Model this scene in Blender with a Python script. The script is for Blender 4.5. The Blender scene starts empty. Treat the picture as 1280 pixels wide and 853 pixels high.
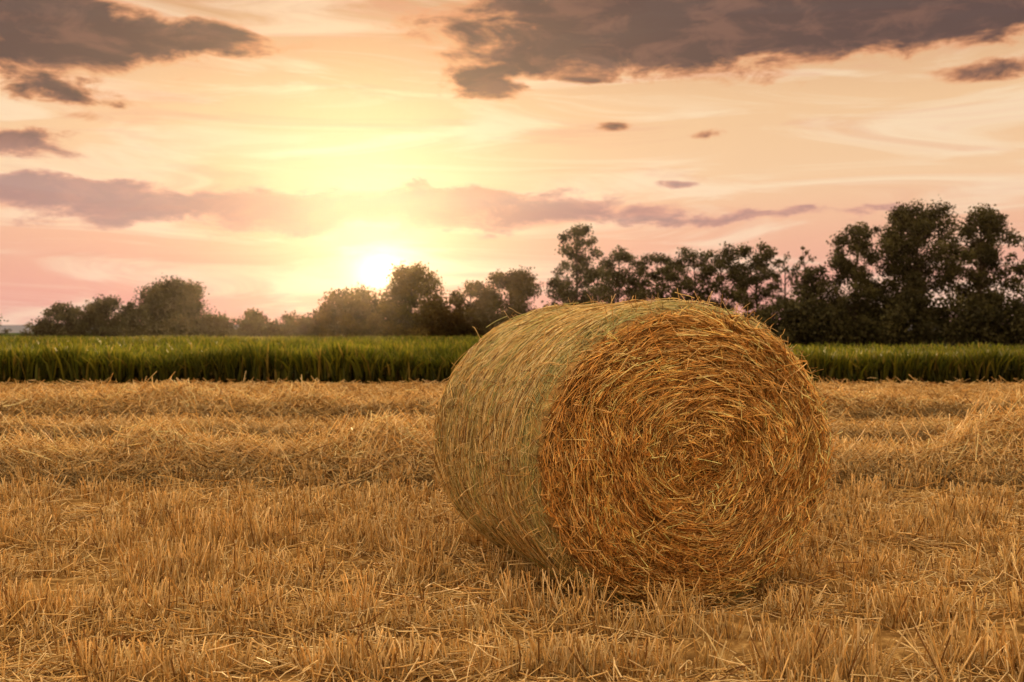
import bpy, math, numpy as np
from mathutils import Vector
rng = np.random.default_rng(7)
F=1351.0; HY=415.0; CH=1.37
scene=bpy.context.scene
scene.view_settings.view_transform='Standard'; scene.view_settings.look='None'; scene.view_settings.exposure=0

def lin(c):
    c=np.array(c,float)/255.0
    return np.where(c<=0.04045,c/12.92,((c+0.055)/1.055)**2.4)

# ---------- numpy value noise ----------
_tab=np.random.default_rng(3).random((256,256))
def vnoise(x,y):
    x=np.asarray(x,float); y=np.asarray(y,float)
    xi=np.floor(x).astype(int); yi=np.floor(y).astype(int)
    fx=x-xi; fy=y-yi; fx=fx*fx*(3-2*fx); fy=fy*fy*(3-2*fy)
    a=_tab[xi&255,yi&255]; b=_tab[(xi+1)&255,yi&255]; c=_tab[xi&255,(yi+1)&255]; d=_tab[(xi+1)&255,(yi+1)&255]
    return (a*(1-fx)+b*fx)*(1-fy)+(c*(1-fx)+d*fx)*fy
def fbm(x,y,o=4):
    s=0;amp=0.5;t=0
    for i in range(o):
        s=s+amp*vnoise(x*2**i+17*i,y*2**i+31*i); t+=amp; amp*=0.5
    return s/t

# ---------- mesh helpers ----------
def mesh_obj(name,verts,faces,mat,col=None,mats=None,midx=None,smooth=False,parent=None):
    verts=np.asarray(verts,np.float32); faces=np.asarray(faces,np.int32)
    me=bpy.data.meshes.new(name)
    n=len(faces); k=faces.shape[1]
    me.vertices.add(len(verts)); me.vertices.foreach_set('co',verts.ravel())
    me.loops.add(n*k); me.loops.foreach_set('vertex_index',faces.ravel())
    me.polygons.add(n); me.polygons.foreach_set('loop_start',np.arange(0,n*k,k,dtype=np.int32))
    try: me.polygons.foreach_set('loop_total',np.full(n,k,dtype=np.int32))
    except Exception: pass
    for m in (mats or [mat]): me.materials.append(m)
    if midx is not None: me.polygons.foreach_set('material_index',np.asarray(midx,np.int32))
    if smooth: me.polygons.foreach_set('use_smooth',np.ones(n,dtype=bool))
    me.update(calc_edges=True)
    if col is not None:
        at=me.color_attributes.new('Col','FLOAT_COLOR','POINT')
        c=np.ones((len(verts),4),np.float32); c[:,:3]=col
        at.data.foreach_set('color',c.ravel())
    ob=bpy.data.objects.new(name,me); scene.collection.objects.link(ob)
    if parent: ob.parent=parent
    return ob

def tubes(P,R,sides=3):
    N,K,_=P.shape
    T=np.gradient(P,axis=1); T/= (np.linalg.norm(T,axis=2,keepdims=True)+1e-9)
    ref=np.tile(np.array([0.31,0.22,0.92]),(N,1)); t0=T.mean(axis=1); t0/=np.linalg.norm(t0,axis=1,keepdims=True)+1e-9
    bad=np.abs((t0*ref).sum(1))>0.9; ref[bad]=[0.9,-0.4,0.1]
    U=np.cross(T,ref[:,None,:]); U/=np.linalg.norm(U,axis=2,keepdims=True)+1e-9
    W=np.cross(T,U)
    a=np.arange(sides)*2*np.pi/sides
    V=P[:,:,None,:]+R[:,:,None,None]*(np.cos(a)[None,None,:,None]*U[:,:,None,:]+np.sin(a)[None,None,:,None]*W[:,:,None,:])
    base=(np.arange(N)*K*sides)[:,None,None]
    k=np.arange(K-1)[None,:,None]; s=np.arange(sides)[None,None,:]; s2=(s+1)%sides
    f=np.stack([base+k*sides+s,base+k*sides+s2,base+(k+1)*sides+s2,base+(k+1)*sides+s],-1).reshape(-1,4)
    return V.reshape(-1,3),f,np.repeat(np.arange(N),K*sides)

def straw_obj(name,P,r,col,mat,parent=None,sides=3):
    R=np.repeat(r[:,None],P.shape[1],1)
    v,f,i=tubes(P,R,sides)
    return mesh_obj(name,v,f,mat,col=col[i],parent=parent)

PAL=np.array([[0.68,0.43,0.13],[0.86,0.64,0.29],[0.54,0.30,0.078],[0.26,0.125,0.032],[0.78,0.53,0.19]])
def strawcol(n,w=(.35,.2,.22,.08,.15)):
    w=np.array(w)/sum(w)
    i=rng.choice(len(PAL),n,p=w)
    c=PAL[i]*rng.uniform(0.75,1.15,(n,1))
    return np.clip(c,0,0.9)

# ---------- materials ----------
def newmat(name):
    m=bpy.data.materials.new(name); m.use_nodes=True; nt=m.node_tree; nt.nodes.clear()
    return m,nt
def fibre_mat(name,trans=0.2,rough=0.6,spec=0.3,nscale=25):
    m,nt=newmat(name); N=nt.nodes; L=nt.links
    out=N.new('ShaderNodeOutputMaterial'); at=N.new('ShaderNodeAttribute'); at.attribute_name='Col'
    tc=N.new('ShaderNodeTexCoord'); no=N.new('ShaderNodeTexNoise'); no.inputs['Scale'].default_value=nscale; no.inputs['Detail'].default_value=1
    L.new(tc.outputs['Object'],no.inputs['Vector'])
    mr=N.new('ShaderNodeMapRange'); mr.inputs['From Min'].default_value=0.3; mr.inputs['From Max'].default_value=0.7
    mr.inputs['To Min'].default_value=0.72; mr.inputs['To Max'].default_value=1.15
    L.new(no.outputs['Fac'],mr.inputs['Value'])
    mu=N.new('ShaderNodeVectorMath'); mu.operation='SCALE'; L.new(at.outputs['Color'],mu.inputs[0]); L.new(mr.outputs[0],mu.inputs['Scale'])
    p=N.new('ShaderNodeBsdfPrincipled'); p.inputs['Roughness'].default_value=rough; p.inputs['Specular IOR Level'].default_value=spec
    L.new(mu.outputs[0],p.inputs['Base Color'])
    t=N.new('ShaderNodeBsdfTranslucent'); L.new(mu.outputs[0],t.inputs['Color'])
    mx=N.new('ShaderNodeMixShader'); mx.inputs[0].default_value=trans
    L.new(p.outputs[0],mx.inputs[1]); L.new(t.outputs[0],mx.inputs[2]); L.new(mx.outputs[0],out.inputs[0])
    return m
M_straw=fibre_mat('straw',0.24,0.6,0.2)
M_net=fibre_mat('bale_net',0.1,0.5,0.3)
M_leaf=fibre_mat('leaves',0.3,0.6,0.12,0.6)
M_leafw=fibre_mat('glow_tinted_leaves',0.5,0.6,0.12,0.6)  # more translucent copy for foliage that has sun glow in its colour
M_crop=fibre_mat('crop_blades',0.4,0.5,0.15,0.8)

def noise_mat(name,stops,scale,bump=0.3,rough=0.9,detail=6):
    m,nt=newmat(name); N=nt.nodes; L=nt.links
    out=N.new('ShaderNodeOutputMaterial'); tc=N.new('ShaderNodeTexCoord')
    no=N.new('ShaderNodeTexNoise'); no.inputs['Scale'].default_value=scale; no.inputs['Detail'].default_value=detail; no.inputs['Roughness'].default_value=0.65
    L.new(tc.outputs['Object'],no.inputs['Vector'])
    cr=N.new('ShaderNodeValToRGB'); e=cr.color_ramp.elements
    e[0].position=stops[0][0]; e[0].color=(*stops[0][1],1); e[1].position=stops[-1][0]; e[1].color=(*stops[-1][1],1)
    for s in stops[1:-1]:
        x=e.new(s[0]); x.color=(*s[1],1)
    L.new(no.outputs['Fac'],cr.inputs[0])
    p=N.new('ShaderNodeBsdfPrincipled'); p.inputs['Roughness'].default_value=rough; p.inputs['Specular IOR Level'].default_value=0.0
    L.new(cr.outputs[0],p.inputs['Base Color'])
    b=N.new('ShaderNodeBump'); b.inputs['Strength'].default_value=bump; b.inputs['Distance'].default_value=0.02
    L.new(no.outputs['Fac'],b.inputs['Height']); L.new(b.outputs[0],p.inputs['Normal'])
    L.new(p.outputs[0],out.inputs[0]); return m,nt,cr,p
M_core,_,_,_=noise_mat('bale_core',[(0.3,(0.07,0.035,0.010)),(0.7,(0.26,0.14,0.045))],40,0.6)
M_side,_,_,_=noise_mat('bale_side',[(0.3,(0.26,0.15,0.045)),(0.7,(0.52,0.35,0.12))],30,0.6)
M_bark,_,_,_=noise_mat('bark',[(0.3,(0.035,0.025,0.018)),(0.7,(0.11,0.08,0.055))],6,0.6)
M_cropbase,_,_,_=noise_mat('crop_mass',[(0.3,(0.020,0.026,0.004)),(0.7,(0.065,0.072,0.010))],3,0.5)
M_hill,_,_,_=noise_mat('hills',[(0.3,(0.16,0.17,0.19)),(0.7,(0.2,0.2,0.22))],0.01,0.1)  # distance haze painted into the bluish grey of the hills

FY=28.3
Mg,nt,cr,p=noise_mat('field_ground',[(0.30,(0.07,0.034,0.010)),(0.5,(0.24,0.135,0.040)),(0.74,(0.54,0.35,0.12))],14,0.9)
N=nt.nodes; L=nt.links
geo=N.new('ShaderNodeNewGeometry'); sx=N.new('ShaderNodeSeparateXYZ'); L.new(geo.outputs['Position'],sx.inputs[0])
gt=N.new('ShaderNodeMath'); gt.operation='GREATER_THAN'; gt.inputs[1].default_value=FY+0.4; L.new(sx.outputs['Y'],gt.inputs[0])
n2=N.new('ShaderNodeTexNoise'); n2.inputs['Scale'].default_value=0.5; n2.inputs['Detail'].default_value=6; L.new(geo.outputs['Position'],n2.inputs['Vector'])
cr2=N.new('ShaderNodeValToRGB'); cr2.color_ramp.elements[0].position=0.3; cr2.color_ramp.elements[0].color=(0.02,0.035,0.008,1)
cr2.color_ramp.elements[1].position=0.7; cr2.color_ramp.elements[1].color=(0.05,0.075,0.018,1); L.new(n2.outputs['Fac'],cr2.inputs[0])
mx=N.new('ShaderNodeMix'); mx.data_type='RGBA'; L.new(gt.outputs[0],mx.inputs[0]); L.new(cr.outputs[0],mx.inputs[6]); L.new(cr2.outputs[0],mx.inputs[7])
L.new(mx.outputs[2],p.inputs['Base Color'])

# ---------- terrain ----------
WR=[(9.9,0.38,0.40,1.0),(13.1,0.17,0.36,23.0),(17.0,0.30,0.45,9.0)]
def wr_c(x,y0,sd): return y0+0.35*(fbm(x*0.22+sd,x*0+sd,2)-0.5)*2
def wr_h(x,y):
    h=np.zeros(np.broadcast(x,y).shape)
    for (y0,H,w,sd) in WR:
        yc=wr_c(x,y0,sd)
        lump=0.46+1.3*np.clip(fbm(x*0.9+sd*3,y*0.5+sd,3)-0.36,0,1)*1.8
        dy_=(y-yc); ww=np.where(dy_<0,w*0.60,w*1.7)
        h=h+H*lump*np.exp(-(dy_/ww)**2)
    return h
def bandf(x,y): return 0.5+0.5*np.cos(y*2*np.pi/0.86+0.6*np.sin(x*0.4)+2.2*fbm(x*0.4,y*0.2,2))
def gh(x,y):
    x=np.asarray(x,float);y=np.asarray(y,float)
    near=np.clip((40-y)/15,0,1)
    return near*(0.05*(fbm(x*0.8,y*1.5,4)-0.5)+0.06*(bandf(x,y)-0.5)) + wr_h(x,y)*near

ys=np.concatenate([np.linspace(-4000,-60,12),np.arange(-50,2,2.0),np.arange(2,30,0.07),np.arange(30,120,3.0),np.linspace(125,6000,30)])
xs=np.concatenate([np.linspace(-4000,-60,14),np.arange(-50,-16,2.0),np.arange(-16,16,0.10),np.arange(16,52,2.0),np.linspace(60,4000,14)])
X,Y=np.meshgrid(xs,ys,indexing='ij'); Z=gh(X,Y)
v=np.stack([X,Y,Z],-1).reshape(-1,3)
nx,ny=X.shape; i=np.arange(nx-1)[:,None]; j=np.arange(ny-1)[None,:]
f=np.stack([i*ny+j,(i+1)*ny+j,(i+1)*ny+j+1,i*ny+j+1],-1).reshape(-1,4)
mesh_obj('ground',v,f,Mg,smooth=True)

# ---------- bale frame ----------
TH=math.radians(23); BA=0.875; BB=0.765; BL=1.42
BC=np.array([0.898,5.40])
ct,st=math.cos(TH),math.sin(TH)
def to_local(x,y):
    dx=x-BC[0]; dy=y-BC[1]
    return dx*ct+dy*st, -dx*st+dy*ct

# ---------- stubble ----------
def stubble(n,y0,y1,hmin,hmax,rad,halfw):
    y=rng.uniform(y0,y1,n)
    hw=halfw(y); x=rng.uniform(-1,1,n)*hw
    row=0.172
    y=np.round(y/row)*row+rng.normal(0,0.013,n)+0.12*(fbm(x*0.35,x*0+2,2)-0.5)*2
    cl=0.045; x=np.round(x/cl)*cl+rng.normal(0,0.011,n)+0.03*vnoise(np.round(x/cl)*7.3,np.round(y/row)*3.1)
    keep=(fbm(x*4.0,y*7,2)>0.42)
    band=bandf(x,y)
    keep&= rng.random(n)<(0.06+0.94*band**1.2)
    x=x[keep];y=y[keep];band=band[keep];n=len(x)
    H=(hmin+(hmax-hmin)*rng.random(n)**1.3)*(0.35+0.75*band)*(0.6+0.8*fbm(x*1.6,y*1.6,2))
    lx,ly=to_local(x,y)
    clear=BB-BB*np.sqrt(np.clip(1-(lx/BA)**2,0,1)); 
    inside=(ly>-0.03)&(ly<BL+0.03)&(np.abs(lx)<BA)
    H=np.where(inside,np.minimum(H,clear*0.9),H)
    wh=wr_h(x,y); ok=(H>0.02)&(wh<0.08)
    x=x[ok];y=y[ok];H=H[ok];n=len(x)
    z=gh(x,y)-0.01
    lean=rng.normal(0,0.26,(n,2))
    top=np.stack([x+lean[:,0]*H,y+lean[:,1]*H,z+H],-1)
    P=np.stack([np.stack([x,y,z],-1),top],1)
    col=strawcol(n,(.31,.34,.14,.06,.25))
    return P,rng.uniform(0.65,1.3,n)*rad,col
hw=lambda y:2.2+y*0.62
Ps=[];Rs=[];Cs=[]
for (n,y0,y1,a,b,r) in [(115000,3.0,7.5,0.07,0.21,0.0030),(98000,7.5,12,0.07,0.18,0.0039),(60000,12,19,0.06,0.12,0.0055),(42000,19,28.2,0.04,0.08,0.008)]:
    P,R,C=stubble(n,y0,y1,a,b,r,hw); Ps.append(P);Rs.append(R);Cs.append(C)
straw_obj('stubble',np.concatenate(Ps),np.concatenate(Rs),np.concatenate(Cs),M_straw)

# ---------- loose straw litter ----------
def litter(x,y,zoff,rad,lmin,lmax,tilt,K=4,w=(.35,.2,.22,.1,.15),aniso=0.0):
    n=len(x); L_=rng.uniform(lmin,lmax,n)
    a=rng.uniform(0,2*np.pi,n)
    if aniso>0: a=np.where(rng.random(n)<aniso,rng.normal(0,0.5,n),a)
    curv=rng.normal(0,1.6,n); tl=rng.normal(0,tilt,n)
    s=(np.linspace(-0.5,0.5,K))[None,:]*L_[:,None]
    hd=a[:,None]+curv[:,None]*s
    px=x[:,None]+np.cos(hd)*s; py=y[:,None]+np.sin(hd)*s
    pz=gh(px,py)+zoff[:,None]+np.sin(tl)[:,None]*s+rng.normal(0,1.0,n)[:,None]*(s**2)*1.2
    P=np.stack([px,py,pz],-1)
    return P,rng.uniform(0.7,1.25,n)*rad,strawcol(n,w)
Ps=[];Rs=[];Cs=[]
for (n,y0,y1,r,l0,l1) in [(44000,3.0,8,0.0028,0.06,0.26),(28000,8,13,0.0035,0.1,0.32),(18000,13,20,0.005,0.12,0.4),(16000,20,28.2,0.008,0.15,0.5)]:
    y=rng.uniform(y0,y1,n); x=rng.uniform(-1,1,n)*hw(y)
    lx,ly=to_local(x,y); ok=~((ly>-0.02)&(ly<BL)&(np.abs(lx)<0.45)); ok&=(fbm(x*0.9+50,y*1.3,3)>rng.uniform(0.25,0.55,n)); x=x[ok];y=y[ok]
    P,R,C=litter(x,y,rng.exponential(0.028,len(x)),r,l0,l1,0.24,K=3,w=(.31,.30,.17,.08,.22)); Ps.append(P);Rs.append(R);Cs.append(C)
straw_obj('loose_straw',np.concatenate(Ps),np.concatenate(Rs),np.concatenate(Cs),M_straw)
Ps=[];Rs=[];Cs=[]
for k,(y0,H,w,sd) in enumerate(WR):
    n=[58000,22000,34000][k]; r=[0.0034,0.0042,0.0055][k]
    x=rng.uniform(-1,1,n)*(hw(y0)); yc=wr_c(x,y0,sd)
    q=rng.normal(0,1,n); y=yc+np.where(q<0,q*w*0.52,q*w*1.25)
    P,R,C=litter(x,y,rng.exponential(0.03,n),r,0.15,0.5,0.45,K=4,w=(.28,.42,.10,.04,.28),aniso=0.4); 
    hrel=np.clip(P[:,:,2].mean(1)/0.26,0,1); C=C*np.where(y<yc,0.28+0.84*hrel,0.80+0.3*hrel)[:,None]  # near-side shade painted in: straws darker low down and towards the camera
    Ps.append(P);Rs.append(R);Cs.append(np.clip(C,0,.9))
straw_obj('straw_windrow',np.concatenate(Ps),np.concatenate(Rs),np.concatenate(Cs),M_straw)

# ---------- hay bale ----------
def make_bale(seed):
    r2=np.random.default_rng(seed)
    def prof(s):
        e=0.075
        d=np.minimum(s,BL-s); d=np.clip(d,0,e)
        return -(e-np.sqrt(np.maximum(e*e-(e-d)**2,0)))*0.8
    def side(s,ph,off=0):
        rr=prof(s)+off+0.022*(fbm(ph*2.2+40,s*4+9,3)-0.5)*2 + 0.018*(fbm(ph*1.5,s*22,2)-0.5)
        x=(BA+rr)*np.cos(ph); z=(BB+rr)*np.sin(ph)
        z=np.maximum(z,-BB+0.012-off*0.2)
        return np.stack([x,s+0*ph,z+BB-0.022],-1)
    def face(rf,ph,off=0,front=True):
        cx=rf*np.cos(ph); cz=rf*np.sin(ph)
        bulge=0.035*(1-rf**2)-0.07*np.exp(-((cx-0.04)**2+(cz+0.16)**2)/0.016)
        ridge=0.010*np.sin(rf*BA*2*np.pi/0.08+ph+7*fbm(cx*2+5,cz*2+5,2))
        lump=0.10*(fbm(cx*3.5+20,cz*3.5+20,4)-0.5)
        edge=np.clip((1-rf)/0.06,0,1)
        d=(bulge+ridge*edge+lump*edge)+off
        k=1-0.045/BA
        x=(BA*k)*cx; z=(BB*k)*cz; z=np.maximum(z,-BB+0.015)
        y=-d if front else BL+d
        return np.stack([x,y+0*x,z+BB-0.022],-1)
    S=np.concatenate([np.linspace(0.0,0.08,10),np.linspace(0.1,BL-0.1,50),np.linspace(BL-0.08,BL,10)]); PH=np.linspace(0,2*np.pi,181)[:-1]
    SS,PP=np.meshgrid(S,PH,indexing='ij'); v1=side(SS,PP).reshape(-1,3)
    n=len(PH); a=np.arange(len(S)-1)[:,None]; b=np.arange(n)[None,:]; b2=(b+1)%n
    f1=np.stack([a*n+b,a*n+b2,(a+1)*n+b2,(a+1)*n+b],-1).reshape(-1,4)
    vs=[v1];fs=[f1];mi=[np.zeros(len(f1))]
    for fr in (True,False):
        RF=np.linspace(0.002,1.0,70); RR,PP=np.meshgrid(RF,PH,indexing='ij'); vv=face(RR,PP,-0.010,fr).reshape(-1,3)
        a=np.arange(len(RF)-1)[:,None]
        ff=np.stack([a*n+b,a*n+b2,(a+1)*n+b2,(a+1)*n+b],-1).reshape(-1,4)+sum(len(q) for q in vs)
        vs.append(vv);fs.append(ff);mi.append(np.ones(len(ff)))
    body=(np.concatenate(vs),np.concatenate(fs),np.concatenate(mi))
    def face_straws(n,front):
        rf=np.sqrt(r2.random(n))*0.99; ph=r2.uniform(0,2*np.pi,n)
        Ls=r2.uniform(0.04,0.26,n)*np.where(rf<0.3,0.75,1)
        K=5
        dev=r2.normal(0,0.22,n)+np.where(r2.random(n)<0.26,r2.normal(0,0.95,n),0)+np.clip(0.45-rf,0,1)*2.4*r2.normal(0,1.0,n)+1.0*(fbm(rf*np.cos(ph)*3+3,rf*np.sin(ph)*3+3,2)-0.5)
        s=np.linspace(-0.5,0.5,K)[None,:]*Ls[:,None]
        rr=rf*BA
        cur=1/np.maximum(rr,0.18)*r2.uniform(0.1,1.1,n)
        hd=ph[:,None]+np.pi/2+dev[:,None]
        x=(rr*np.cos(ph))[:,None]+np.cos(hd+cur[:,None]*s*0.5)*s
        z=(rr*np.sin(ph))[:,None]+np.sin(hd+cur[:,None]*s*0.5)*s
        R_=np.sqrt(x*x+z*z)/BA; A_=np.arctan2(z,x)
        lim=1.0; R_=np.where(R_>lim,lim+(R_-lim)*0.5,R_)
        off=r2.exponential(0.012,n)[:,None]-0.004+np.abs(s)*r2.normal(0.0,0.22,n)[:,None]*(r2.random(n)<0.5)[:,None]+(s*r2.normal(0,0.15,n)[:,None])
        off=np.maximum(off,-0.012)
        P=face(R_,A_,off,front)
        rad=r2.uniform(0.0011,0.0033,n)
        c=PAL[r2.choice(5,n,p=[.32,.20,.22,.10,.16])]*r2.uniform(0.62,1.2,(n,1))
        c=c*np.array([1.06,0.97,0.80])
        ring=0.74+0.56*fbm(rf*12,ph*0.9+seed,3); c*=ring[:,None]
        deep=np.clip(off.mean(1)/0.014,0,1); c*=(0.58+0.58*deep)[:,None]  # crevice shade painted in: straws lying deeper get a darker colour
        return P,rad,np.clip(c,0,.9)
    fP,fR,fC=face_straws(33000,True); gP,gR,gC=face_straws(7000,False)
    fP=np.concatenate([fP,gP]);fR=np.concatenate([fR,gR]);fC=np.concatenate([fC,gC])
    n=32000; s0=r2.uniform(0.01,BL-0.01,n); ph=r2.uniform(0,2*np.pi,n); Ls=r2.uniform(0.05,0.24,n); K=5
    dev=r2.normal(0,0.30,n)+np.where(r2.random(n)<0.22,r2.normal(0,0.9,n),0)
    t=np.linspace(-0.5,0.5,K)[None,:]*Ls[:,None]
    ss=np.clip(s0[:,None]+np.sin(dev)[:,None]*t,0.0,BL); pp=ph[:,None]+np.cos(dev)[:,None]*t/0.79
    off=r2.exponential(0.0055,n)[:,None]+(t*r2.normal(0,0.05,n)[:,None])
    off=np.maximum(off,-0.003)
    sP=side(ss,pp,off)
    sR=r2.uniform(0.0012,0.0030,n)
    PS=np.array([[0.78,0.54,0.18],[0.89,0.72,0.32],[0.62,0.39,0.11],[0.50,0.48,0.15],[0.30,0.165,0.05]])
    sC=PS[r2.choice(5,n,p=[.35,.30,.16,.10,.09])]*r2.uniform(.72,1.12,(n,1))
    gedge=(np.clip((0.19-s0)/0.1,0,1)*0.35)+0.25*np.exp(-((s0-0.75)/0.06)**2)+0.25*np.exp(-((s0-1.15)/0.05)**2)
    sC=np.clip(sC*(1-gedge[:,None])+np.array([0.42,0.47,0.16])*gedge[:,None]*r2.uniform(.7,1.1,(n,1)),0,.9)
    m=1900; s0=r2.uniform(0.02,BL-0.02,m); ph=r2.uniform(-0.3,np.pi+0.5,m); s0[:800]=r2.uniform(0,0.05,800); ph[:800]=r2.uniform(0,2*np.pi,800)
    base=side(s0,ph,0.002); cen=np.array([0,0,BB]); nr=base-cen; nr[:,1]=0; nr/=np.linalg.norm(nr,axis=1,keepdims=True)
    d=nr*r2.uniform(0.1,0.7,(m,1))+r2.normal(0,0.8,(m,3)); d/=np.linalg.norm(d,axis=1,keepdims=True)
    Lw=r2.uniform(0.03,0.13,m)[:,None]; tt=np.linspace(0,1,5)
    wP=np.stack([base+d*Lw*q+np.array([0,0,-0.03])*q*q*r2.random((m,1)) for q in tt],1)
    wP[...,2]=np.maximum(wP[...,2],0.01)
    sP=np.concatenate([sP,wP]); sR=np.concatenate([sR,r2.uniform(0.001,0.002,m)]); sC=np.concatenate([sC,strawcol(m)])
    strands=[];cols=[];KN=241
    phn=np.linspace(0,2*np.pi,KN)
    s=0.012
    while s<BL-0.01:
        g=0.5+0.5*math.sin(s*9+1.2)
        wob=0.010*(fbm(phn*2.2+s*40,phn*0+s*13,3)-0.5)*2; wob=wob*(np.sin(phn/2)**2)
        strands.append(side(np.clip(s+wob,0.002,BL-0.002),phn,0.0085+0*phn)); 
        green=np.array([0.34,0.44,0.14]); pale=np.array([0.84,0.75,0.40])
        mix=0.7 if s<0.14 else (0.5 if (r2.random()<0.2) else 0.03+0.10*g)
        cols.append(pale*(1-mix)+green*mix)
        strands.append(side(np.clip(s+0.011+0.010*np.where(np.arange(KN)%2==0,1,-1)+wob,0.002,BL-0.002),phn,0.0095+0*phn)); cols.append((pale*(1-mix)+green*mix)*0.95)
        s+= 0.022 if s<0.14 else 0.034
    nP=np.stack(strands); nC=np.array(cols); nR=np.full(len(nP),0.0010)
    return body,(fP,fR,fC),(sP,sR,sC),(nP,nR,nC)
bd,fs_,sd_,nt_=make_bale(11)
e=bpy.data.objects.new('hay_bale',None); scene.collection.objects.link(e); e.location=(BC[0],BC[1],0); e.rotation_euler=(0,0,TH)
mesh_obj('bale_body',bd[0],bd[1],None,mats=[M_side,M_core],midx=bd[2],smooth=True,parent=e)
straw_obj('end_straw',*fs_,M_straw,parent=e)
straw_obj('side_straw',*sd_,M_straw,parent=e)
straw_obj('net_wrap',*nt_,M_net,parent=e)

# ---------- crop ----------
def crop(name,x0,x1,ya,yb,h,n):
    gx=np.linspace(x0,x1,int((x1-x0)/0.5)); gy=np.linspace(ya+0.25,yb,max(int((yb-ya)/0.6),4))
    X,Y=np.meshgrid(gx,gy,indexing='ij'); Z=h*0.70+0.16*(fbm(X*0.9,Y*0.9,3)-0.5)
    Z[:,0]=-0.02; Z[:,-1]=-0.02; Z[0,:]=-0.02; Z[-1,:]=-0.02
    nx,ny=X.shape; i=np.arange(nx-1)[:,None]; j=np.arange(ny-1)[None,:]
    f=np.stack([i*ny+j,(i+1)*ny+j,(i+1)*ny+j+1,i*ny+j+1],-1).reshape(-1,4)
    e=bpy.data.objects.new(name,None); scene.collection.objects.link(e)
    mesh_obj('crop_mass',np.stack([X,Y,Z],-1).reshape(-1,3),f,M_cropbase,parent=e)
    nf=int(n*0.36)
    x=rng.uniform(x0,x1,n); y=ya+(yb-ya)*rng.random(n)**1.7; y[:nf]=ya+rng.random(nf)**1.2*1.4
    x[:nf]+=0.12*np.sin(x[:nf]*21)
    y+=0.6*(fbm(x*0.5,x*0,3)-0.5)
    hh=h*(0.62+0.68*fbm(x*0.9,y*0.6,4))*rng.uniform(0.68,1.10,n)
    a=rng.uniform(0,2*np.pi,n); w=rng.uniform(0.014,0.034,n)*(1+0.02*(y-ya))
    base=np.where(np.arange(n)<nf,rng.uniform(0,0.4,n)*h,h*0.45)
    lean=rng.uniform(0.04,0.55,n)*h*0.8; la=rng.uniform(0,2*np.pi,n)
    wx=np.cos(a)*w; wy=np.sin(a)*w
    v=np.zeros((n,6,3))
    for q,(t,ww) in enumerate([(0,1),(0.6,1.0),(1,0.15)]):
        cx=x+np.cos(la)*lean*t*t; cy=y+np.sin(la)*lean*t*t; cz=base+(hh-base)*(t if q<2 else 0.97)
        v[:,2*q]=np.stack([cx-wx*ww,cy-wy*ww,cz],-1); v[:,2*q+1]=np.stack([cx+wx*ww,cy+wy*ww,cz],-1)
    b=(np.arange(n)*6)[:,None]
    f=np.concatenate([b+np.array([[0,1,3,2]]),b+np.array([[2,3,5,4]])],0)
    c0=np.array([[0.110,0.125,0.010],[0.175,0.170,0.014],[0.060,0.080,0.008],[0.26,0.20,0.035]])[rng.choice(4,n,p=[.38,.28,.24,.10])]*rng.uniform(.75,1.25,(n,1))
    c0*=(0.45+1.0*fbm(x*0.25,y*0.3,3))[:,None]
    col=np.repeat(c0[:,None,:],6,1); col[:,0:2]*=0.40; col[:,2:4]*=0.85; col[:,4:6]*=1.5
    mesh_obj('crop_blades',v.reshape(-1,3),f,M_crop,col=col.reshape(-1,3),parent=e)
crop('crop_field',-62,1.5,FY,112,0.94,130000)
crop('crop_field',1.5,48,FY,50,0.80,80000)

# ---------- trees ----------
def leaf_cloud(cent,rad,nper,size,flat=0.8,tint=None):
    vs=[];cs=[]
    for c,r,n in zip(cent,rad,nper):
        d=rng.normal(0,1,(n,3)); d/=np.linalg.norm(d,axis=1,keepdims=True)
        q=r*np.clip(rng.normal(0.75,0.3,n),0.05,1.6)
        p=c+d*q[:,None]*np.array([1,1,flat]); p[:,2]=np.maximum(p[:,2],0.05)
        sz=size*rng.uniform(0.6,1.4,n)
        u=rng.normal(0,1,(n,3)); u/=np.linalg.norm(u,axis=1,keepdims=True)
        w=np.cross(u,rng.normal(0,1,(n,3))); w/=np.linalg.norm(w,axis=1,keepdims=True)
        quad=np.stack([p-u*sz[:,None]*.6,p+w*sz[:,None]*.38,p+u*sz[:,None]*.6,p-w*sz[:,None]*.38],1)
        vs.append(quad)
        base=np.array([0.060,0.054,0.016])*rng.uniform(0.6,1.4)
        cc=base*rng.uniform(0.7,1.3,(n,1))*(0.75+0.45*(d[:,2:3]*0.5+0.5))  # light from above painted in: leaves paler towards each clump's top
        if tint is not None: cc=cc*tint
        cs.append(np.repeat(cc[:,None,:],4,1))
    v=np.concatenate(vs).reshape(-1,3); c=np.concatenate(cs).reshape(-1,3)
    f=np.arange(len(v)).reshape(-1,4)
    return v,f,c
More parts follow.
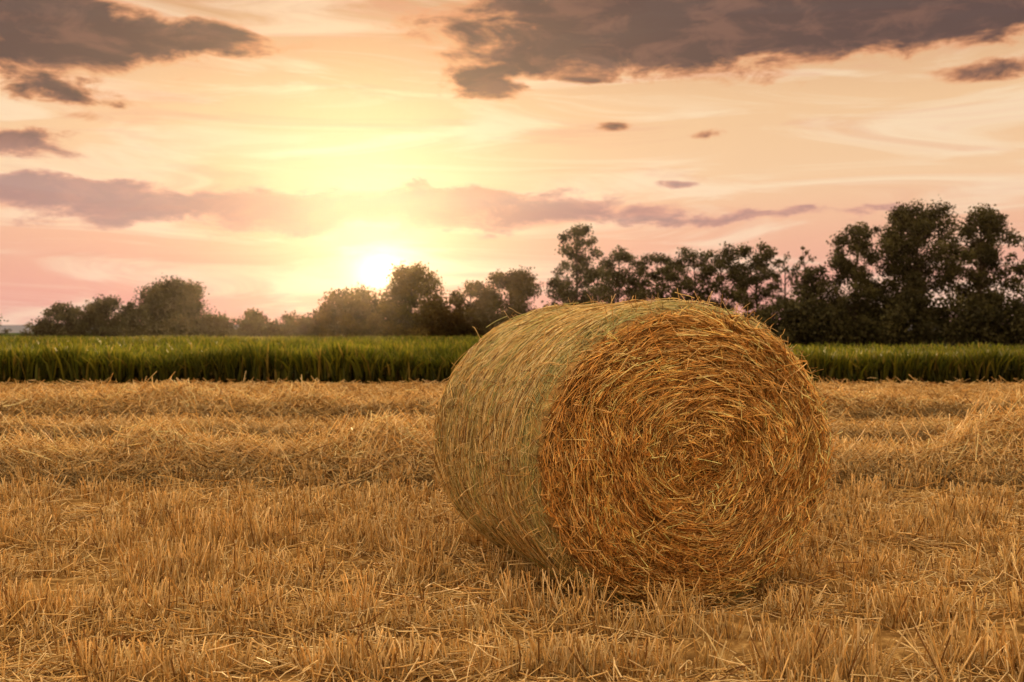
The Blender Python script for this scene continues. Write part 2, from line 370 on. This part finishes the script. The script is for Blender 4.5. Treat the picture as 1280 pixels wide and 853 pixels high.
def make_tree(name,xp,top,wp,dist,cb=0.25,kind='round',dens=1.0,nc=34,tint=None):
    k=dist/F; H=CH+(HY-top)*k; W=wp*k; X=(xp-640)*k
    zb=H*cb; cent=[];rad=[]
    for i in range(nc):
        t=(i+rng.random())/nc
        if kind=='round': e=math.sin(math.pi*min(max(0.15+0.74*t,0),1))**0.6
        elif kind=='poplar': e=0.45+0.55*math.sin(math.pi*min(0.1+0.8*t,1))
        else: e=0.40+0.60*math.sin(math.pi*(0.05+0.80*t))**0.8
        a=rng.uniform(0,2*np.pi); rc=W*rng.uniform(0.10,0.20)*(1.0 if kind=='round' else 0.85)
        r=W/2*e*math.sqrt(rng.uniform(0.02,1))*0.88
        z=zb+(H-zb)*t-rc*0.7
        cent.append([r*math.cos(a),r*math.sin(a)*0.8,max(z,0.4)]); rad.append(rc)
    cent=np.array(cent); rad=np.array(rad)
    size=0.0020*dist
    nper=np.maximum((dens*12*(rad/size)**2).astype(int),30)
    v,f,c=leaf_cloud(cent,rad,nper,size,0.8,tint)
    tr=max(H*0.018,0.08)
    K=7; tz=np.linspace(0,H*0.93,K); wig=np.cumsum(rng.normal(0,H*0.008,(K,2)),0); wig[0]=0
    trunk=np.concatenate([wig,tz[:,None]],1)
    TP=trunk[None]; TR=(tr*np.linspace(1.25,0.15,K))[None]
    LP=[];LR=[]
    for c0 in cent:
        z0=max(c0[2]-np.hypot(c0[0],c0[1])*rng.uniform(0.6,1.1)-0.2,H*0.12)
        b=np.array([np.interp(z0,tz,wig[:,0]),np.interp(z0,tz,wig[:,1]),z0])
        m=(b+c0)/2+np.array([0,0,0.05*H*rng.uniform(-.3,.6)])
        q=np.linspace(0,1,K)[:,None]
        LP.append((1-q)**2*b+2*q*(1-q)*m+q*q*c0)
        LR.append(tr*0.38*(1-z0/H*0.6)*np.linspace(1,0.2,K))
    P=np.concatenate([TP,np.array(LP)]); R=np.concatenate([TR,np.array(LR)])
    bv,bf,_=tubes(P,R,5)
    V=np.concatenate([v,bv]); FF=np.concatenate([f,bf+len(v)])
    C=np.concatenate([c,np.full((len(bv),3),0.05)])
    mi=np.concatenate([np.zeros(len(f)),np.ones(len(bf))])
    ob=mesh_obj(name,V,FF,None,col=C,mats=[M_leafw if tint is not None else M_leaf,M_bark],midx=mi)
    ob.location=(X,dist,0)
    return ob
OAK='oak_tree';POP='poplar_tree';LIN='linden_tree'
glow_tint=np.array([1.7,1.3,0.8])  # low sun's glow painted into the leaf colour of trees near it
T=[
(OAK,82,378,66,150,0.0,'round',1.3,34,None),(OAK,135,369,74,152,0.0,'round',1.3,36,None),(OAK,172,374,50,150,0.0,'round',1.3,24,None),
(OAK,215,349,104,140,0.0,'round',1.5,74,None),(LIN,268,394,56,145,0.0,'round',1.2,24,None),(OAK,316,386,54,140,0.0,'round',1.3,28,None),
(LIN,372,391,66,140,0.0,'round',1.2,26,glow_tint*.6),(LIN,405,378,50,128,0.0,'round',1.1,30,glow_tint*.8),(LIN,440,358,80,125,0.0,'round',1.2,44,glow_tint),
(LIN,475,372,56,122,0.0,'round',1.1,30,glow_tint),(LIN,514,329,84,115,0.03,'round',1.15,66,glow_tint),(LIN,556,372,50,118,0.0,'round',1.1,30,glow_tint*.8),(OAK,588,350,64,118,0.0,'round',1.2,44,glow_tint*.7),(OAK,638,335,80,115,0.0,'round',1.2,58,glow_tint*.6),
(POP,722,279,68,105,0.18,'top',1.1,56,None),(LIN,706,345,56,106,0.0,'round',1.2,36,None),(LIN,774,309,62,112,0.06,'round',1.1,46,None),(LIN,745,335,50,108,0.0,'round',1.0,30,None),
(LIN,800,318,50,113,0.2,'top',1.1,34,None),(LIN,828,315,66,112,0.28,'top',1.1,44,None),(LIN,866,309,62,110,0.32,'top',1.1,44,None),(LIN,905,307,62,110,0.30,'top',1.1,44,None),(LIN,948,303,64,108,0.28,'top',1.1,48,None),(LIN,980,318,44,108,0.2,'top',1.0,28,None),
(POP,1004,307,30,104,0.12,'poplar',0.9,24,None),(OAK,1024,332,66,102,0.0,'round',1.3,44,None),(POP,1074,279,74,100,0.10,'top',1.35,74,None),(OAK,1098,350,50,101,0.0,'round',1.2,30,None),
(POP,1148,253,96,98,0.24,'top',1.35,84,None),(POP,1228,259,88,98,0.12,'top',1.3,76,None),(POP,1284,288,62,98,0.08,'top',1.1,44,None),
(POP,1350,270,80,100,0.15,'top',1.0,44,None),(OAK,1430,300,110,100,0.05,'round',1.0,40,None),(OAK,-45,375,90,160,0.02,'round',1.0,36,None)]
for t in T: make_tree(*t)

def hedge(name,spec,tint=None):
    cent=[];rad=[]
    for (xa,xb,topa,dist,n) in spec:
        for i in range(n):
            xp=rng.uniform(xa,xb); k=dist/F
            tp=topa+rng.normal(0,5); H=max(CH+(HY-tp)*k,0.8)
            z=rng.uniform(0.1,1)*H*0.85; cent.append([(xp-640)*k,dist+rng.uniform(-2,2),z]); rad.append(rng.uniform(0.45,1.0)*H*0.28+0.25)
    cent=np.array(cent);rad=np.array(rad); size=0.27
    v,f,c=leaf_cloud(cent,rad,np.maximum((9*(rad/size)**2).astype(int),30),size,0.8,tint)
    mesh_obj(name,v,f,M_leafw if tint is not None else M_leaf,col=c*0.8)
hedge('hedge',[(670,1000,391,104,190),(980,1130,374,101,110),(1110,1500,370,97,230),(760,990,404,100,60)])
hedge('hedge',[(250,400,398,128,100),(600,700,396,128,60),(40,300,401,150,150),(-150,60,409,170,50)])
hedge('hedge',[(390,620,398,128,130),(390,620,388,135,100)],glow_tint*0.6)

# thin haze added to spread the sun's glow over the trees
def haze_box(x0,x1,y0,y1,z0,z1):
    v=[(x,y,z) for z in (z0,z1) for (x,y) in ((x0,y0),(x1,y0),(x1,y1),(x0,y1))]
    f=[(0,3,2,1),(4,5,6,7),(0,1,5,4),(1,2,6,5),(2,3,7,6),(3,0,4,7)]
    m,nt=newmat('glow_haze'); o=nt.nodes.new('ShaderNodeOutputMaterial'); s=nt.nodes.new('ShaderNodeVolumeScatter')
    s.inputs['Color'].default_value=(1.0,0.86,0.70,1); s.inputs['Density'].default_value=0.00013; s.inputs['Anisotropy'].default_value=0.88
    nt.links.new(s.outputs[0],o.inputs['Volume'])
    return mesh_obj('glow_haze',v,f,m)
haze_box(-260,260,52,200,-0.5,60)

# distant hills
xs=np.linspace(-2500,2500,160)
hz=7+7*fbm(xs*0.002,xs*0,3)+2*fbm(xs*0.02,xs*0,3)
v=np.concatenate([np.stack([xs,1500+0*xs,-2+0*xs],-1),np.stack([xs,1560+0*xs,hz*0.8],-1),np.stack([xs,1650+0*xs,hz],-1),np.stack([xs,1900+0*xs,-2+0*xs],-1)])
n=len(xs); i=np.arange(n-1); f=np.concatenate([np.stack([k*n+i,k*n+i+1,(k+1)*n+i+1,(k+1)*n+i],-1) for k in range(3)])
mesh_obj('hills',v,f,M_hill,smooth=True)

# ---------- sky ----------
SAZ=math.degrees(math.atan((480-640)/F)); SEL=math.degrees(math.atan((HY-340)/F))
w=bpy.data.worlds.new('sky'); scene.world=w; w.use_nodes=True; nt=w.node_tree; nt.nodes.clear(); N=nt.nodes; L=nt.links
class S:
    def __init__(s,o): s.o=o
    def __add__(s,b): return M('ADD',s,b)
    def __radd__(s,b): return M('ADD',s,b)
    def __sub__(s,b): return M('SUBTRACT',s,b)
    def __mul__(s,b): return M('MULTIPLY',s,b)
    def __rmul__(s,b): return M('MULTIPLY',s,b)
def M(op,*a):
    n=N.new('ShaderNodeMath'); n.operation=op
    for i,x in enumerate(a):
        if isinstance(x,S): L.new(x.o,n.inputs[i])
        else: n.inputs[i].default_value=x
    return S(n.outputs[0])
def comb(x,y,z=0.0):
    n=N.new('ShaderNodeCombineXYZ')
    for i,q in enumerate((x,y,z)):
        if isinstance(q,S): L.new(q.o,n.inputs[i])
        else: n.inputs[i].default_value=q
    return S(n.outputs[0])
def noise(vec,detail=5,rough=0.55,dist=0.0):
    n=N.new('ShaderNodeTexNoise'); n.noise_dimensions='2D'; L.new(vec.o,n.inputs['Vector']); n.inputs['Scale'].default_value=1; n.inputs['Detail'].default_value=detail
    n.inputs['Roughness'].default_value=rough; n.inputs['Distortion'].default_value=dist
    sp=N.new('ShaderNodeSeparateColor'); L.new(n.outputs['Color'],sp.inputs[0])
    return S(n.outputs['Fac']),S(sp.outputs[1]),S(sp.outputs[2])
def ramp(fac,stops):
    n=N.new('ShaderNodeValToRGB'); L.new(fac.o,n.inputs[0]); cr=n.color_ramp
    e=cr.elements; e[0].position=stops[0][0]; e[0].color=(*stops[0][1],1); e[1].position=stops[-1][0]; e[1].color=(*stops[-1][1],1)
    for s in stops[1:-1]: x=e.new(s[0]); x.color=(*s[1],1)
    return S(n.outputs[0])
def mixc(f,a,b):
    n=N.new('ShaderNodeMix'); n.data_type='RGBA'; n.clamp_factor=True
    if isinstance(f,S): L.new(f.o,n.inputs[0])
    else: n.inputs[0].default_value=f
    for k,q in ((6,a),(7,b)):
        if isinstance(q,S): L.new(q.o,n.inputs[k])
        else: n.inputs[k].default_value=(*q,1)
    return S(n.outputs[2])
def sstep(v,a,b):
    n=N.new('ShaderNodeMapRange'); n.interpolation_type='SMOOTHSTEP'; L.new(v.o,n.inputs[0]); n.inputs[1].default_value=a; n.inputs[2].default_value=b
    return S(n.outputs[0])
def vscale(col,f):
    n=N.new('ShaderNodeVectorMath'); n.operation='SCALE'
    if isinstance(col,S): L.new(col.o,n.inputs[0])
    else: n.inputs[0].default_value=col
    if isinstance(f,S): L.new(f.o,n.inputs['Scale'])
    else: n.inputs['Scale'].default_value=f
    return S(n.outputs[0])
def addc(a,b):
    n=N.new('ShaderNodeVectorMath'); n.operation='ADD'; L.new(a.o,n.inputs[0]); L.new(b.o,n.inputs[1]); return S(n.outputs[0])
tc=N.new('ShaderNodeTexCoord'); sp=N.new('ShaderNodeSeparateXYZ'); L.new(tc.outputs['Generated'],sp.inputs[0])
dx,dy,dz=S(sp.outputs[0]),S(sp.outputs[1]),S(sp.outputs[2])
U=M('ARCTAN2',dx,dy)*57.29578; Vv=M('ARCSINE',dz)*57.29578
def pd(x,y):
    az=math.atan((x-640)/F); el=math.atan((HY-y)/F*math.cos(az)); return math.degrees(az),math.degrees(el)
DPX=57.3/F
wn,wa,wb=noise(comb(U*0.16+40.0,Vv*0.42+3.3),5,0.6)
fn,fa,fb=noise(comb(U*0.28+11.0,Vv*0.78+5.1),8,0.62,0.3)
Uw=U+(wa-0.5)*8.0; Vw=Vv+(wb-0.5)*2.4
Us=U+(wa-0.5)*2.0; Vs=Vv+(wb-0.5)*0.8
blobs=[(45,40,150,55,1.25),(220,45,110,22,.8),(60,112,80,10,.65),(15,178,75,18,.9),
 (120,250,270,24,.88),(420,268,230,26,.85),(570,243,110,13,.78),(720,262,160,14,.78),(960,272,180,9,.8),(60,228,70,8,.5),
 (770,30,210,50,1.25),(640,98,80,18,.95),(1030,18,280,46,1.25),(1270,0,160,34,1.0),(1245,88,60,12,.75),
 (875,170,26,7,.65),(842,233,24,5,.6),(774,155,24,6,.55),(115,147,30,7,.6),(725,102,24,4,.45)]
dens=None
for (bx,by,rx,ry,wt) in blobs:
    u0,v0=pd(bx,by); big=rx>60
    a=((Uw if big else Us)-u0)*(1/(rx*DPX)); b=((Vw if big else Vs)-v0)*(1/(ry*DPX))
    g=M('EXPONENT',(a*a+b*b)*-1.0)*wt
    dens=g if dens is None else dens+g
dd=dens+(fn-0.5)*1.8*sstep(dens,0.03,0.4)
mask=sstep(dd,0.22,0.66)
core=sstep(dd,0.36,0.95)
def l3(c): return tuple(float(q) for q in lin(c))
vf=M('MULTIPLY',Vv,1/40.0)
stops=[(0.0,l3((226,158,148))),(0.045,l3((234,166,150))),(0.12,l3((240,182,152))),(0.2,l3((244,202,160))),(0.29,l3((240,197,152))),(0.42,l3((208,158,120))),(0.6,l3((222,186,155))),(1.0,l3((232,208,184)))]
base=ramp(vf,stops)
plain=base
ci,ca,cb_=noise(comb(U*0.07+9.0,Vv*0.6),6,0.6,0.6)
base=mixc(sstep(ci,0.46,0.68)*0.5,base,l3((255,234,202)))
base=mixc(sstep(ca,0.50,0.72)*0.36,base,l3((226,160,134)))
gu=U-SAZ; gv=Vv-SEL; r=M('SQRT',gu*gu+gv*gv)
g1=M('EXPONENT',(gu*gu*0.45+gv*gv)*(-1/70.0)); g2=M('EXPONENT',r*(-1/2.4)); g3=M('EXPONENT',(gu*gu*0.7+gv*gv*1.7)*(-1/1.2))
base=addc(base,vscale((0.05,0.04,0.012),g1))
low=sstep(Vv,11.0,7.0)
cedge=mixc(low,l3((228,154,108)),l3((226,166,146)))
ccore=mixc(low,l3((84,67,68)),l3((166,128,128)))
ccore=mixc(sstep(fb,0.42,0.66)*0.36,ccore,mixc(low,l3((158,112,94)),l3((208,150,136))))
cc=mixc(core,cedge,ccore)
col=mixc(mask*mixc(low,(0.96,)*3,(0.85,)*3),base,cc)
col=addc(col,vscale((0.95,0.62,0.24),g2))
col=addc(col,vscale((1.3,1.1,0.7),g3))
bg=N.new('ShaderNodeBackground'); L.new(col.o,bg.inputs[0]); bg.inputs[1].default_value=1.0
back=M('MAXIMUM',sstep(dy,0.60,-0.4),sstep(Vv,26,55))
pl=mixc(back,plain,vscale(plain,2.3))  # unseen sky behind the camera and overhead boosted as fill light
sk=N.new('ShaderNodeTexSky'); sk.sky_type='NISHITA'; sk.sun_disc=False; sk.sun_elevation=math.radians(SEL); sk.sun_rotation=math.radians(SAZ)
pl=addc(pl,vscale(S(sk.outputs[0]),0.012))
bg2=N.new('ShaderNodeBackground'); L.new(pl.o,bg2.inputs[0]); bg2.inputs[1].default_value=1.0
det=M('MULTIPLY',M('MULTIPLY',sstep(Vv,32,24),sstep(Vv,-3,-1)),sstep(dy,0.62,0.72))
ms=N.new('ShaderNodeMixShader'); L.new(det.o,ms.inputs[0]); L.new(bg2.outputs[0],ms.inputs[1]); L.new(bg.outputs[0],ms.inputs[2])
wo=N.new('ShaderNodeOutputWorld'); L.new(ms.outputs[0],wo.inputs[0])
w.cycles.sampling_method='MANUAL'; w.cycles.sample_map_resolution=512

sun=bpy.data.lights.new('sun','SUN'); sun.energy=5.0; sun.color=(1.0,0.66,0.32); sun.angle=math.radians(1.5)
so=bpy.data.objects.new('sun',sun); scene.collection.objects.link(so)
az=math.radians(SAZ-1.0); el=math.radians(6.0)
dv=Vector((math.sin(az)*math.cos(el),math.cos(az)*math.cos(el),math.sin(el)))
so.rotation_euler=dv.to_track_quat('Z','Y').to_euler(); so.location=dv*50

cam=bpy.data.cameras.new('camera'); co=bpy.data.objects.new('camera',cam); scene.collection.objects.link(co); scene.camera=co
cam.sensor_width=36; cam.lens=38; cam.clip_end=12000; cam.clip_start=0.05
co.location=(0,0,CH); co.rotation_euler=(math.radians(90)-math.atan(11.5/F),0,0)
cam.dof.use_dof=True; cam.dof.focus_distance=5.4; cam.dof.aperture_fstop=3.5
